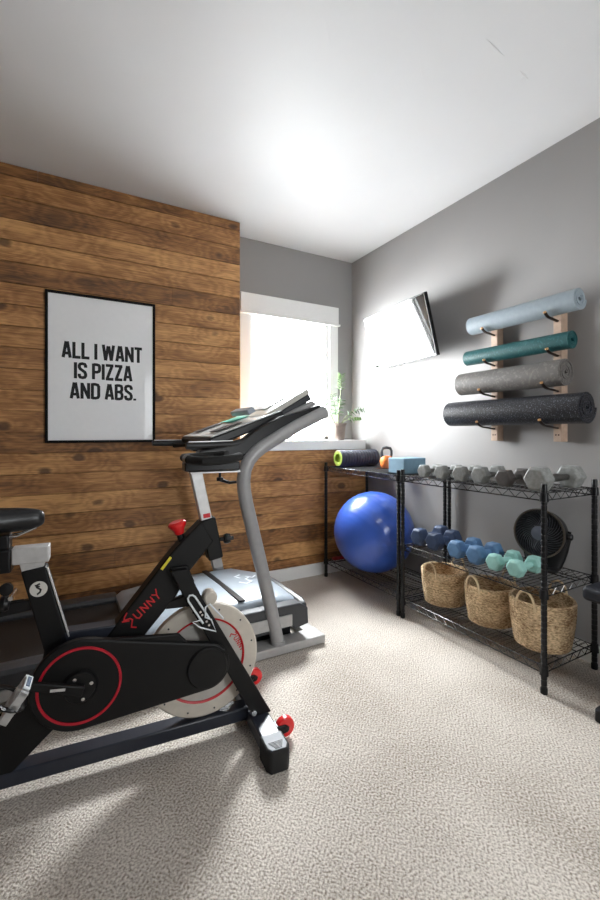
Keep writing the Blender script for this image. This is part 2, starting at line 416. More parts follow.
# ------------------------------------------------------------------ lettering
A_ = .0625
LET = {
 'A': (.42, [[(.055,0),(.185,1)], [(.365,0),(.235,1)], [(.10,.27),(.32,.27)]]),
 'L': (.36, [[(A_,1),(A_,A_),(.36,A_)]]),
 'I': (.125, [[(A_,0),(A_,1)]]),
 'W': (.60, [[(.055,1),(.165,0)], [(.165,0),(.285,.93)], [(.315,.93),(.435,0)], [(.435,0),(.545,1)]]),
 'N': (.42, [[(A_,0),(A_,1)], [(.42-A_,0),(.42-A_,1)], [(A_,.95),(.42-A_,.05)]]),
 'T': (.38, [[(0,1-A_),(.38,1-A_)], [(.19,0),(.19,.95)]]),
 'S': (.40, [[(.34,.70),(.34,.82),(.30,.91),(.20,.94),(.10,.91),(.06,.82),(.06,.72),(.10,.61),(.30,.42),(.34,.30),(.34,.18),(.30,.09),(.20,.06),(.10,.09),(.06,.18),(.06,.30)]]),
 'P': (.40, [[(A_,0),(A_,1)], [(A_,1-A_),(.22,1-A_),(.31,.90),(.34,.82),(.34,.60),(.31,.51),(.22,.46),(A_,.46)]]),
 'Z': (.38, [[(.01,1-A_),(.37,1-A_)], [(.31,.95),(.07,.06)], [(.01,A_),(.37,A_)]]),
 'D': (.41, [[(A_,0),(A_,1)], [(A_,1-A_),(.21,1-A_),(.31,.90),(.35,.80),(.35,.20),(.31,.10),(.21,A_),(A_,A_)]]),
 'B': (.41, [[(A_,0),(A_,1)], [(A_,1-A_),(.22,1-A_),(.31,.90),(.335,.80),(.335,.66),(.30,.56),(.22,.52),(A_,.52)], [(.22,.52),(.31,.46),(.345,.36),(.345,.20),(.31,.10),(.22,A_),(A_,A_)]]),
 '.': (.14, [[(.065,0),(.065,.13)]]),
 ' ': (.14, []),
 # slanted hand-cut letters of the bike mark
 's': (.62, [[(.62,1.25),(.25,1.12),(.05,.95),(.45,.72),(.50,.50),(.05,.12),(.28,-.22)], [(-.12,1.0),(.10,.80),(.30,.62)]]),
 'u': (.50, [[(.05,.95),(.03,.30),(.12,.04),(.36,.10),(.40,.95)]]),
 'n': (.50, [[(.05,.0),(.08,.95)], [(.08,.95),(.38,.05)], [(.38,.05),(.42,.95)]]),
 'y': (.50, [[(.02,.98),(.22,.52)], [(.46,1.15),(.22,.52),(.16,0)]]),
}
def write(mb, text, width, cap, M, h=.0008, gap=.045, t=.155):
    tot = sum(LET[c][0]+gap for c in text)-gap
    kx = width/(tot*cap); x = 0
    for j, c in enumerate(text):
        wd, st = LET[c]
        for q, p in enumerate(st):
            mb.ribbon([((x+a)*kx*cap, b*cap) for a, b in p], t*cap*min(kx, 1.15), 0, h+q*.00007, M)
        x += wd+gap

# ------------------------------------------------------------------ poster
py = YB-.001
po = thing('framed_poster', 'black framed white poster with bold slogan hung on the plank wall', 'poster', (-.082, py, 1.077))
fw, fh, ft = .622, .903, .015
w = MB()
w.box(0, ft, -.022, 0, 0, fh); w.box(fw-ft, fw, -.022, 0, 0, fh); w.box(ft, fw-ft, -.022, 0, 0, ft); w.box(ft, fw-ft, -.022, 0, fh-ft, fh)
w.build('frame', 'frameblack', po, bevel=.0015, seg=1)
MB().box(ft-.001, fw-ft+.001, -.012, -.002, ft-.001, fh-ft+.001).build('print', 'print', po, smooth=False)
w = MB()
R90 = Matrix(((1,0,0,0),(0,0,-1,0),(0,1,0,0),(0,0,0,1)))   # local xy -> world xz, facing -y
for txt, xa, wd, z in (('ALL I WANT', .0045, .454, 1.589), ('IS PIZZA', .0687, .330, 1.467), ('AND ABS.', .0473, .376, 1.345)):
    write(w, txt, wd, .097, Matrix.Translation((xa+.082, -.0120, z-1.077)) @ R90)
w.build('lettering', 'ink', po, smooth=False)

# ------------------------------------------------------------------ television
tv = thing('television', 'thin black flat screen television tilted down on the right wall', 'television', (0,0,0))
dh = Vector((.092, .9958, 0)).normalized()           # along the screen, towards the window wall
up = Vector((2.043-2.15, 0, 2.047-1.645)); up = (up-dh*up.dot(dh)).normalized()
nr = dh.cross(up).normalized()
if nr.x > 0: nr = -nr
base = Vector((2.150, 2.017, 1.645))
TW, TH = .722, .416
tv.location = base
Mt = Matrix((( dh.x, nr.x, up.x, 0), (dh.y, nr.y, up.y, 0), (dh.z, nr.z, up.z, 0), (0,0,0,1)))  # local x along, y out, z up
tv.matrix_world = Matrix.Translation(base) @ Mt
tv.rotation_mode = 'XYZ'
MB().box(0, TW, -.028, 0, 0, TH).build('casing', 'black', tv, bevel=.003)
MB().box(.008, TW-.008, -.001, .0012, .014, TH-.008).build('screen', 'screen', tv, smooth=False)
MB().box(.2, .52, -.045, -.027, .08, .30).build('back_cover', 'blackp', tv, bevel=.008)
w = MB().box(.345, .375, -.062, -.044, .12, .28)
w.build('tilt_bracket', 'black', tv, bevel=.002)
wm = thing('wall_mount', 'black bracket fixed to the wall behind the tilted television', 'bracket', (XR, 2.39, 1.84))
MB().box(-.008, 0, -.06, .06, -.08, .08).build('wall_plate', 'black', wm, bevel=.002)
w = MB().tube([(-.007, 0, 0), (-.03, -.01, 0), (-.062, -.002, .0)], .012)
w.build('arm', 'black', wm)

# ------------------------------------------------------------------ wire racks
def wire_shelf(xa, xb, ya, yb, z, rim=.032):
    w = MB(); r = .0028
    for h in (0, -rim):
        w.tube([(xa,ya,z+h),(xb,ya,z+h)], r, 6); w.tube([(xa,yb,z+h),(xb,yb,z+h)], r, 6)
        w.tube([(xa,ya,z+h),(xa,yb,z+h)], r, 6); w.tube([(xb,ya,z+h),(xb,yb,z+h)], r, 6)
    def zig(p, q):
        p, q = Vector(p), Vector(q); n = max(4, int((q-p).length/.034)); n += n % 2
        w.tube([p.lerp(q, i/n)+Vector((0, 0, 0 if i % 2 else -rim)) for i in range(n+1)], .002, 5)
    zig((xa,ya,z),(xa,yb,z)); zig((xb,ya,z),(xb,yb,z)); zig((xa,ya,z),(xb,ya,z)); zig((xa,yb,z),(xb,yb,z))
    n = int((yb-ya)/.025)
    for i in range(1, n):
        y = ya+(yb-ya)*i/n
        w.tube([(xa,y,z+.001),(xb,y,z+.001)], .0016, 5)
    for x in (xa+(xb-xa)*.33, xa+(xb-xa)*.67):
        w.tube([(x,ya,z-.003),(x,yb,z-.003)], .0026, 5)
    return w
def rack(name, label, x0, x1, y0, y1, shelves, top):
    t = thing(name, label, 'shelf', ((x0+x1)/2, (y0+y1)/2, 0), 0)
    hx, hy = (x1-x0)/2, (y1-y0)/2
    for sx in (-1, 1):
        for sy in (-1, 1):
            w = MB(); prof = [(.0125, .02)]; z = .03
            while z < top-.03:
                prof += [(.0125, z), (.0108, z+.002), (.0108, z+.0045), (.0125, z+.0065)]; z += .0254
            prof += [(.0125, top-.004), (.011, top)]
            w.lathe(prof, (sx*hx, sy*hy, 0), 12)
            p = w.build('post', 'black', t)
            MB().lathe([(.014, 0), (.0145, .004), (.0145, .024), (.0128, .027)], (sx*hx, sy*hy, 0), 12).build('foot', 'blackp', p)
            for z in shelves: MB().lathe([(.0128, z-.036), (.0185, z-.034), (.0165, z+.004), (.0128, z+.006)], (sx*hx, sy*hy, 0), 12).build('collar', 'black', p)
    for z in shelves:
        wire_shelf(-hx+.006, hx-.006, -hy+.006, hy-.006, z).build('wire_shelf', 'wire', t)
    return t
rack('wire_rack', 'black three-tier wire rack holding dumbbells and baskets', 1.838, 2.245, 1.115, 2.0, (.115, .447, .870), .912)
rack('wire_rack', 'black two-tier wire rack holding the big blue ball', 1.838, 2.245, 2.037, 2.875, (.135, .870), .905)

# ------------------------------------------------------------------ dumbbells
def dumbbell(label, group, loc, rz, H, hl, total, mh, mr, hr, roundness=.86):
    t = thing('dumbbell', label, 'dumbbell', loc, rz, group)
    R = H/1.732
    for s in (-1, 1):
        w = MB(); rg = []
        for x, k in ((0, .55), (.0, roundness), (hl*.18, 1), (hl*.82, 1), (hl, roundness), (hl, .55)):
            xx = s*(total/2-hl+x) 
            rg.append([Vector((xx, R*k*math.cos(PI/3*i), H/2+R*k*math.sin(PI/3*i))) for i in range(6)])
        w.rings(rg); w.build('head', mh, t, bevel=H*.05, seg=2, ang=25)
    w = MB(); L = total/2-hl+.004
    w.lathe([(hr*.85, -L), (hr*.9, -L*.7), (hr*1.12, 0), (hr*.9, L*.7), (hr*.85, L)], (0, 0, H/2), 14, 'x')
    w.build('handle', mr, t)
    return t
zt_ = .870+.0035
top_specs = [ # y, x of near face, size, head len, total, head mat
    (1.884, 1.872, .072, .045, .155, 'hexgrey', 'smallest grey hex dumbbell next to the blue foam block on the top shelf'),
    (1.748, 1.872, .078, .048, .165, 'hexgrey', 'grey hex dumbbell second from the blue foam block on the top shelf'),
    (1.618, 1.872, .082, .050, .170, 'hexgrey', 'grey hex dumbbell third from the blue foam block on the top shelf'),
    (1.490, 1.872, .088, .052, .180, 'hexgrey', 'grey hex dumbbell fourth from the blue foam block on the top shelf'),
    (1.352, 1.872, .082, .050, .190, 'hexdark', 'charcoal hex dumbbell beside the largest one on the top shelf'),
    (1.178, 1.855, .105, .075, .325, 'hexgrey', 'largest grey hex dumbbell above the fan at the near end of the top shelf'),
]
for y, x, H, hl, tot, mm, lb in top_specs:
    y -= .008
    dumbbell(lb, 'hex dumbbells along the top shelf', (x+tot/2, y, zt_), math.radians(random.uniform(-2, 2)), H, hl, tot, mm, 'steel', H*.17)
zm_ = .447+.0035
mid = [
    (1.935, 1.885, .100, .07, .245, 'navy', 'navy hex dumbbell at the ball end of the middle shelf'),
    (1.815, 1.885, .098, .07, .215, 'navy', 'navy hex dumbbell second from the ball end of the middle shelf'),
    (1.640, 1.872, .092, .065, .195, 'midblue', 'sky blue dumbbell nearer the navy pair on the middle shelf'),
    (1.515, 1.872, .092, .065, .200, 'midblue', 'sky blue dumbbell nearer the mint pair on the middle shelf'),
    (1.398, 1.872, .078, .052, .190, 'mint', 'mint green dumbbell lying right beside the sky blue pair'),
    (1.284, 1.872, .078, .052, .190, 'mint', 'mint green dumbbell at the end of the row in front of the fan'),
]
for y, x, H, hl, tot, mm, lb in mid:
    dumbbell(lb, 'coated dumbbells along the middle shelf', (x+tot/2, y, zm_), math.radians(random.uniform(-2, 2)), H, hl, tot, mm, mm, H*.19, .80)

# ------------------------------------------------------------------ baskets
def basket(label, loc, rz, R, H, k=.85):
    t = thing('woven_basket', label, 'basket', loc, rz, 'woven baskets on the bottom shelf')
    prof = [(R*k*.9, 0)]
    n = 13
    for i in range(n):
        z0, z1 = H*i/n, H*(i+1)/n
        r0 = R*(k+(1-k)*math.sin(PI/2*min(1, (z0/H)*1.05)))
        for q in range(4):
            f = q/4; prof.append((r0+.004*math.sin(PI*f), z0+(z1-z0)*f))
    prof.append((R+.001, H))
    prof += [(R-.003, H+.003), (R-.011, H)]
    for i in range(n, 0, -1):
        z0 = H*i/n; r0 = R*(k+(1-k)*math.sin(PI/2*min(1, (z0/H)*1.05)))-.012
        prof += [(r0, z0), (r0-.002, z0-H/n*.5)]
    prof += [(R*k-.02, .012), (.001, .012)]
    w = MB().lathe(prof, (0,0,0), 40)
    # slightly wavy, hand woven outline
    rr = random.Random(int(R*1e5))
    ph = rr.uniform(0, 6)
    w.v = [(x*(1+.02*math.sin(2*math.atan2(y, x)+ph)), y*(1+.012*math.sin(3*math.atan2(y, x)+ph)), z+(z/H)*.003*math.sin(2*math.atan2(y, x)+ph)) for x, y, z in w.v]
    w.build('body', 'weave', t, ang=60)
    for s in (-1, 1):
        pts = []
        for i in range(13):
            a = PI*i/12
            yy = .045*math.cos(a); zz = H-.03+.085*math.sin(a)**.8
            pts.append((s*(R-.004+.004*math.sin(a)), yy, zz))
        MB().tube(pts, .0055, 8).build('handle', 'rope', t)
    return t
zb_ = .115+.003
basket('smallest woven basket at the ball end of the bottom shelf', (2.035, 1.850, zb_), math.radians(4), .134, .195)
basket('middle woven basket under the sky blue dumbbells', (2.045, 1.535, zb_), math.radians(-6), .134, .200)
basket('largest woven basket behind the near rack post', (2.045, 1.250, zb_), math.radians(2), .143, .218)

# ------------------------------------------------------------------ exercise ball
b = MB(); RB = .287
prof = []
for i in range(65):
    a = -PI/2+PI*i/64
    rr = RB*(1+(.004*math.cos(a*46) if abs(a) < 1.1 else 0))
    prof.append((max(.0005, RB*math.cos(a)*(rr/RB)), RB*math.sin(a)))
b.lathe(prof, (0,0,0), 64)
o = b.build('exercise_ball', 'ball', ang=80)
o.location = (1.985, 2.462, .138+RB-.002); o.rotation_euler = (math.radians(20), math.radians(58), math.radians(25))
tag(o, 'large shiny blue exercise ball sitting on the bottom wire shelf', 'ball')
# strap lying behind it
o = MB().box(-.16, .16, -.02, .02, 0, .02).build('exercise_strap', 'redstrap', bevel=.004)
o.location = (2.03, 2.82, .138); tag(o, 'flat dark red strap on the bottom shelf behind the blue ball', 'strap')

# ------------------------------------------------------------------ foam roller, kettlebell, block
t = thing('foam_roller', 'charcoal ribbed foam roller with lime green core on the left rack', 'roller', (1.885, 2.775, .8735+.066))
prof = [(.046, 0), (.060, 0), (.064, .003)]
x = .012
while x < .35:
    prof += [(.0655, x), (.0655, x+.016), (.061, x+.019), (.061, x+.023)]; x += .026
prof += [(.0655, .355), (.064, .362), (.06, .365), (.046, .365)]
w = MB().lathe(prof, (0,0,0), 36, 'x', cap=False); n_ = 36; m_ = len(prof)
w.f += [((m_-1)*n_+k, (m_-1)*n_+(k+1) % n_, (k+1) % n_, k) for k in range(n_)]
w.build('sleeve', 'roller', t)
MB().lathe([(.050, -.003), (.0585, -.003), (.0585, .0), (.0455, .0), (.0455, .365), (.036, .365), (.036, .0), (.038, -.003), (.050, -.003)], (0,0,0), 36, 'x', cap=False).build('core', 'lime', t)
MB().lathe([(.001, .02), (.036, .02), (.036, .024), (.001, .024)], (0,0,0), 36, 'x').build('end_plug', 'lime', t)

t = thing('kettlebell', 'small orange kettlebell with dark handle beside the foam roller', 'kettlebell', (2.15, 2.515, .8735), math.radians(-25))
MB().lathe([(.001, 0), (.034, 0), (.040, .006), (.047, .028), (.049, .050), (.046, .070), (.036, .088), (.001, .094)], (0,0,0), 28).build('body', 'orange', t)
pts = [(-.030, 0, .078), (-.037, 0, .105), (-.037, 0, .13), (-.028, 0, .148), (0, 0, .155), (.028, 0, .148), (.037, 0, .13), (.037, 0, .105), (.030, 0, .078)]
MB().tube(pts, [.013,.011,.0105,.011,.0115,.011,.0105,.011,.013], 12).build('handle', 'hooddk', t)

o = MB().box(-.095, .095, -.075, .075, 0, .1).build('foam_block', 'block', bevel=.006, seg=3)
o.location = (2.002, 2.138, .8735); tag(o, 'light blue foam yoga block on the left rack beside the dumbbells', 'yoga block')

# ------------------------------------------------------------------ desk fan
fx, fy = 2.128, 1.305
t = thing('table_fan', 'round black table fan on the middle shelf against the wall', 'fan', (fx, fy, zm_), math.radians(190))
Mf = Matrix.Translation((0, 0, .178)) @ Matrix.Rotation(math.radians(-6), 4, 'Y')
# local +x is the way the fan faces
w = MB().lathe([(.001, -.10), (.055, -.10), (.085, -.085), (.108, -.05), (.116, -.01), (.118, .028), (.112, .03), (.108, .0), (.10, -.04), (.07, -.075), (.001, -.08)], (0,0,0), 40, 'x', M=Mf)
w.build('housing', 'fan', t)
MB().lathe([(.113, .024), (.121, .026), (.122, .036), (.114, .038), (.113, .024)], (0,0,0), 48, 'x', M=Mf, cap=False).build('front_ring', 'fanring', t)
w = MB()
for k in range(36):
    pts = []
    for j in range(7):
        r = .032+.082*j/6; a = 2*PI*k/36+.9*(j/6)
        pts.append(Mf @ Vector((.036-.006*(j/6)**2, r*math.cos(a), r*math.sin(a))))
    w.tube(pts, .0016, 5)
w.build('grille', 'fangrille', t)
MB().lathe([(.034, .028), (.034, .038), (.026, .043), (.001, .046)], (0,0,0), 28, 'x', M=Mf).build('hub_cap', 'hubgrey', t)
w = MB()
for k in range(5):
    a0 = 2*PI*k/5
    R = []
    for j in range(5):
        r = .025+.072*j/4
        R.append([Mf @ Vector((xx, r*math.cos(a0+da), r*math.sin(a0+da))) for xx, da in ((.012, -.12-.2*j/4), (.014, -.12-.2*j/4), (-.012, .5), (-.014, .5))])
    w.rings(R)
w.build('blades', 'blackp', t)
w = MB()
w.prism([(-.075, -.07), (.075, -.07), (.085, .05), (.085, .055), (-.085, .055), (-.085, .05)], 0, .014, 'z', M=Matrix.Rotation(-PI/2, 4, 'Z'))
w.build('base', 'fan', t, bevel=.004)
w = MB()
R = []
for z, hx, hy, ox in ((.012, .070, .085, -.02), (.05, .060, .098, -.03), (.10, .045, .112, -.035), (.15, .032, .122, -.035), (.20, .022, .126, -.03)):
    R.append([Vector((ox+hx*math.cos(a), hy*math.sin(a), z)) for a in [PI/2+PI*k/14 for k in range(15)]]+[Vector((ox-.4*hx*math.cos(a)*-1-.0, .92*hy*math.sin(a), z)) for a in [-PI/2+PI*k/14 for k in range(15)]][::1])
w.rings(R)
w.build('rear_cradle', 'fan', t, ang=50)
for s in (-1, 1):
    MB().lathe([(.016, s*.112), (.016, s*.134), (.012, s*.138)], (-.01, 0, .178), 18, 'y').build('tilt_knob', 'fan', t)

# ------------------------------------------------------------------ rolled mats and their holders
def spiral(R, L, th, m, label, loc, turns_gap=.93, rin=.012, tilt=0):
    w = MB(); n = int((R-rin)/th); steps = n*30; P = []
    for i in range(steps+1):
        a = 2*PI*i/30; r = rin+th*a/(2*PI)
        P.append((r*math.cos(a), r*math.sin(a)))
    k = R/max(math.hypot(*p) for p in P)
    R_ = []
    for i, (u, v) in enumerate(P):
        r = math.hypot(u, v); c, s = u/r, v/r
        ro, ri = r*k, max(.001, r*k-th*turns_gap*k)
        jl = .002*math.sin(i*.13)
        R_.append([Vector((c*ri, -L/2+jl, s*ri)), Vector((c*ro, -L/2+jl, s*ro)), Vector((c*ro, L/2+jl, s*ro)), Vector((c*ri, L/2+jl, s*ri))])
    w.rings(R_)
    o = w.build('rolled_mat', m); o.location = loc; o.rotation_euler = (math.radians(tilt), 0, 0)
    return tag(o, label, 'exercise mat', 'rolled mats on the wall holders')
mats = [
    (.055, .62, .0062, 'mat1', 'pale blue rolled mat, topmost on the wall holders', 2.177, 1.455, 1.782),
    (.046, .62, .0048, 'mat2', 'thin teal rolled mat, second from the top on the wall holders', 2.187, 1.495, 1.594),
    (.070, .625, .0080, 'mat3', 'mottled grey rolled mat between the teal and black mats', 2.162, 1.515, 1.436),
    (.080, .80, .0105, 'mat4', 'thick black speckled rolled mat, lowest on the wall holders', 2.152, 1.500, 1.256),
]
for R, L, th, m, lb, x, y, z in mats:
    spiral(R, L, th, m, lb, (x, y, z))
for yy, lb in ((1.286, 'pale wooden wall strip with dark hooks under the near ends of the mats'), (1.655, 'pale wooden wall strip with dark hooks nearer the television')):
    t = thing('mat_holder', lb, 'mat holder', (XR, yy, 1.09), 0, 'wooden mat holders')
    MB().box(-.055, 0, -.021, .021, 0, .70).build('wooden_strip', 'oak', t, bevel=.002)
    for zs in (.035,):
        for q in (-1, 1):
            MB().lathe([(.004, -.0565), (.004, -.054)], (0, q*.007, zs), 10, 'x').build('screw', 'hook', t)
    for R, L, th, m, _, x, y, z in mats:
        cx = x-XR; zc = z-1.09
        pts = [(-.050, 0, zc-R-.016)]
        for i in range(9):
            a = math.radians(-90-50*i/8)
            pts.append((cx+(R+.0075)*math.cos(a)*1.06, 0, zc+(R+.0075)*math.sin(a)))
        h = MB().tube(pts, .0055, 8, flat=1.6).build('hook', 'hook', t)
        e = pts[-1]
        MB().lathe([(.004, -.004), (.008, -.003), (.008, .004), (.004, .006)], (0,0,0), 12, 'z', M=Matrix.Translation(e) @ Matrix.Rotation(math.radians(-25), 4, 'Y')).build('tip', 'brass', h)

# ------------------------------------------------------------------ potted plant on the sill
t = thing('potted_plant', 'green leafy plant in a taupe pot on the window sill', 'plant', (2.025, 2.985, 1.0805))
prof = [(.001, 0), (.045, 0), (.048, .004)]
for i in range(9):
    z = .008+i*.013; prof += [(.049+.010*z/.14, z), (.051+.010*z/.14, z+.0065)]
prof += [(.064, .128), (.065, .14), (.059, .14), (.057, .12), (.001, .12)]
MB().lathe([(r*1.13, h) for r, h in prof], (0,0,0), 36).build('pot', 'pot', t)
MB().lathe([(.001, .118), (.0565, .118), (.0565, .127), (.001, .130)], (0,0,0), 24).build('soil', 'soil', t)
def frond(pts, m, ll, lw, n, start=.3, droop=.2, seed=1):
    """one stem with pairs of leaflets; returns bmesh data for stem and leaves"""
    P = [Vector(p) for p in pts]
    def at(f):
        f *= len(P)-1; i = min(int(f), len(P)-2); return P[i].lerp(P[i+1], f-i), (P[i+1]-P[i]).normalized()
    N = 14; sp = [at(i/N)[0] for i in range(N+1)]
    s = MB().tube(sp, [.0045*(1-.7*i/N) for i in range(N+1)], 6).build('stem', 'stem', t)
    w = MB(); rn = random.Random(seed)
    for i in range(n):
        f = start+(1-start)*i/(n-1); p, d = at(min(.999, f))
        side = Vector((rn.uniform(-.3,.3)+.87, -.49+rn.uniform(-.3,.3), 0)).normalized()
        side = (side-d*side.dot(d)).normalized()
        for sg in (-1, 1):
            dr = (side*sg+d*.55+Vector((0, 0, rn.uniform(-.1, .25)-droop))).normalized()
            W_ = 1.3; L = ll*(1-.3*f)*rn.uniform(.85, 1.1); W = lw*W_*rn.uniform(.85, 1.1)
            nn = dr.cross(d).normalized().cross(dr).normalized()
            wd = dr.cross(nn).normalized()
            top, bot = [], []
            for q in range(7):
                g = q/6; ww = W*math.sin(PI*(g**.8))*.5
                c = p+dr*(L*g)+Vector((0, 0, -.25*L*g*g*droop*2))
                top.append((c-wd*ww+nn*ww*.35, c+nn*.0006, c+wd*ww+nn*ww*.35, c-nn*.0006))
            w.rings([list(r) for r in top])
    w.build('leaves', m, s, ang=80)
frond([(0,0,.12), (.004,-.01,.25), (.02,-.015,.40), (.03,-.01,.50), (.03,-.01,.545)], 'leaf2', .062, .014, 10, .55, .05, 3)
frond([(-.01,0,.12), (-.02,-.005,.22), (-.045,-.01,.32), (-.055,-.01,.37)], 'leaf', .07, .028, 7, .30, .2, 5)
frond([(-.02,0,.12), (-.045,0,.17), (-.08,.01,.24), (-.115,.015,.32)], 'leaf', .055, .026, 5, .5, .3, 8)
frond([(.015,-.01,.12), (.05,-.04,.19), (.10,-.09,.245), (.15,-.14,.255)], 'leaf', .062, .024, 6, .45, .35, 11)
frond([(.015,-.005,.12), (.05,-.03,.16), (.09,-.08,.185), (.12,-.13,.18)], 'leaf2', .05, .022, 5, .5, .45, 17)
frond([(0,.01,.12), (.01,.02,.2), (.035,.02,.28), (.05,.02,.33)], 'leaf', .06, .026, 6, .35, .3, 21)

# ------------------------------------------------------------------ weight bench at the right edge
t = thing('weight_bench', 'black padded weight bench cut off by the right edge', 'bench', (2.035, .300, 0))
MB().box(-.13, .13, -.55, .70, .435, .495).build('pad', 'benchpad', t, bevel=.02, seg=4)
MB().box(-.03, .03, -.50, .60, .38, .4355).build('spine', 'black', t, bevel=.004)
for yy, nm in ((.58, 1), (-.45, 2)):
    l = MB().box(-.025, .025, yy-.025, yy+.025, .045, .382).build('leg', 'black', t, bevel=.003)
    MB().box(-.16, .16, yy-.025, yy+.025, .012, .05).build('crossbar', 'black', l, bevel=.004)
    for s in (-1, 1): MB().box(s*.175-.03, s*.175+.03, yy-.03, yy+.03, 0, .056).build('foot', 'rubber', t, bevel=.008)
FILL_POWER = 5

# ------------------------------------------------------------------ treadmill
NY, FY = 1.99, 2.70          # the planes of the two uprights
t = thing('treadmill', 'large grey and black treadmill standing along the plank wall', 'treadmill', (0, 0, 0))
# hood over the motor
w = MB()
N = 12
xs = [(.27, .218, .10), (.30, .240, .10), (.44, .256, .10), (.70, .268, .10), (.95, .268, .10), (1.10, .246, .10), (1.145, .215, .11), (1.15, .16, .12)]
R = []
for x, zt2, zb2 in xs:
    taper = max(0, (x-.95)/.2)
    y0, y1 = NY+.0+.06*min(1, max(0, (x-.5)/.2)), FY-.03-.14*taper
    R.append([Vector((x, y0, zb2)), Vector((x, y0, zt2-.035)), Vector((x, y0+.012, zt2-.012)), Vector((x, y0+.05, zt2)),
              Vector((x, (y0+y1)/2, zt2+.006)), Vector((x, y1-.05, zt2)), Vector((x, y1-.01, zt2-.02)), Vector((x, y1, zb2))])
w.rings(R); w.build('motor_hood', 'hood', t, ang=45)
# dark skirt of the hood
w = MB()
w.prism([(.72, .105), (.72, .185), (.76, .235), (1.11, .232), (1.158, .20), (1.162, .115), (1.08, .10), (1.06, .125), (.95, .105)], NY-.0, NY+.075)
w.build('side_cover', 'hooddk', t, bevel=.006)
w = MB().prism([(NY+.02, .105), (NY+.02, .215), (NY+.06, .232), (FY-.16, .232), (FY-.13, .20), (FY-.13, .105)], 1.12, 1.165, 'x')
w.build('front_cover', 'hooddk', t, bevel=.012, seg=3)
MB().box(.80, 1.06, NY-.008, NY+.002, .125, .185).build('side_plate', 'base', t, bevel=.003)
MB().prism([(.80, NY+.08), (.83, NY+.08), (.80, FY-.06), (.77, FY-.06)], .266, .2755, 'z').build('hood_groove', 'black', t, bevel=.001, seg=1)
w = MB()
for q in (((.90, 2.34), (.93, 2.30), (.97, 2.32), (.95, 2.37), (.99, 2.40)), ((.93, 2.40), (.91, 2.44), (.95, 2.46)), ((.97, 2.42), (1.0, 2.38), (1.03, 2.41))):
    w.ribbon(q, .010, .2728, .2738, Matrix.Identity(4))
w.build('hood_emblem', 'whitelab', t, smooth=False)
# running deck
MB().box(-.98, .275, NY+.10, FY-.10, .135, .190).build('deck', 'blackp', t, bevel=.004)
w = MB(); w.box(-1.0, .272, NY+.115, FY-.115, .189, .1945); w.build('running_belt', 'belt', t, bevel=.002)
for y0, y1 in ((NY-.005, NY+.11), (FY-.11, FY+.02)):
    w = MB()
    w.prism([(y0, .150), (y0, .205), (y0+.012, .219), (y0+.055, .222), (y1-.012, .212), (y1, .200), (y1, .150)], -1.02, .275, 'x')
    sr = w.build('side_rail', 'rail', t, bevel=.002)
    MB().box(-1.02, .62, y0-.004, y0+.03, .105, .148).build('rail_trim', 'base', sr, bevel=.004)
MB().prism([(-1.02, .10), (-1.10, .11), (-1.11, .17), (-1.06, .222), (-1.01, .224), (-1.01, .10)], NY-.01, FY+.03, 'y').build('rear_cover', 'hooddk', t, bevel=.008)
for y in (NY+.04, FY-.03):
    MB().box(-1.05, -.98, y-.03, y+.03, 0, .107).build('rear_foot', 'rubber', t, bevel=.006)
# base frame on the carpet
w = MB()
w.box(.60, 1.245, NY-.035, NY+.075, .004, .048)
w.build('base_rail', 'base', t, bevel=.005)
w = MB(); w.box(.60, 1.245, FY-.075, FY+.035, .004, .048); w.build('base_rail', 'base', t, bevel=.005)
MB().box(1.17, 1.24, NY+.07, FY-.07, .006, .046).build('crossbar', 'base', t, bevel=.004)
MB().box(.66, .72, NY+.07, FY-.07, .006, .046).build('crossbar', 'base', t, bevel=.004)
MB().box(.86, 1.10, NY+.09, FY-.09, .02, .105).build('motor_tray', 'black', t, bevel=.006)
# uprights, bent over at the top
path = [(.979, .045), (.935, .25), (.889, .442), (.842, .63), (.803, .79), (.792, .85), (.788, .90), (.796, .955), (.818, 1.0), (.850, 1.035), (.889, 1.063), (.95, 1.098), (1.019, 1.135), (1.10, 1.178), (1.19, 1.218), (1.262, 1.252)]
for y in (NY, FY):
    u = MB().tube([(x-(.04 if y > 2.3 else 0), y, z) for x, z in path], .034, 18).build('upright', 'tube', t, ang=60)
    MB().lathe([(.034, 0), (.038, .002), (.038, .02), (.034, .022)], (.978-(.04 if y > 2.3 else 0), y, .046), 18).build('foot_collar', 'tube', u)
# console arms: dark housings that carry the rails
for y, s in ((NY+.03, 1), (FY-.03, -1)):
    w = MB()
    x0 = .56 if s > 0 else .70
    w.prism([(x0+.02, 1.022), (x0, 1.036), (x0+.02, 1.055), (.76, 1.082), (.86, 1.150), (.999, 1.222), (1.15, 1.258), (1.235, 1.292), (1.258, 1.272), (1.255, 1.225), (1.10, 1.156), (.96, 1.080), (.88, 1.040), (.80, 1.020)], y-.030, y+.036)
    a = w.build('console_arm', 'black', t, bevel=.010, seg=3)
    pts = [(1.02, y+s*.09, 1.175), (1.10, y+s*.09, 1.212), (1.262, y+s*.09, 1.288), (1.272, y+s*.09, 1.292)]
    MB().tube(pts, [.034, .036, .036, .024], 16).build('end_housing', 'tube', t)
    xs_ = .510 if s > 0 else .478
    pr = [(xs_, y-s*.01, 1.074), (.60, y-s*.01, 1.074), (.74, y-s*.01, 1.078), (.84, y-s*.01, 1.10), (.98, y-s*.01, 1.165)]
    g = MB().tube(pr, [.016, .0185, .0185, .0185, .015], 12).build('handrail', 'black', t)
    MB().tube([(xs_+.012, y-s*.01, 1.0925), (.62, y-s*.01, 1.0935), (.74, y-s*.01, 1.0975)], .0028, 6).build('highlight_strip', 'alu', g)  # highlight along the top of the rail, modelled as a pale strip
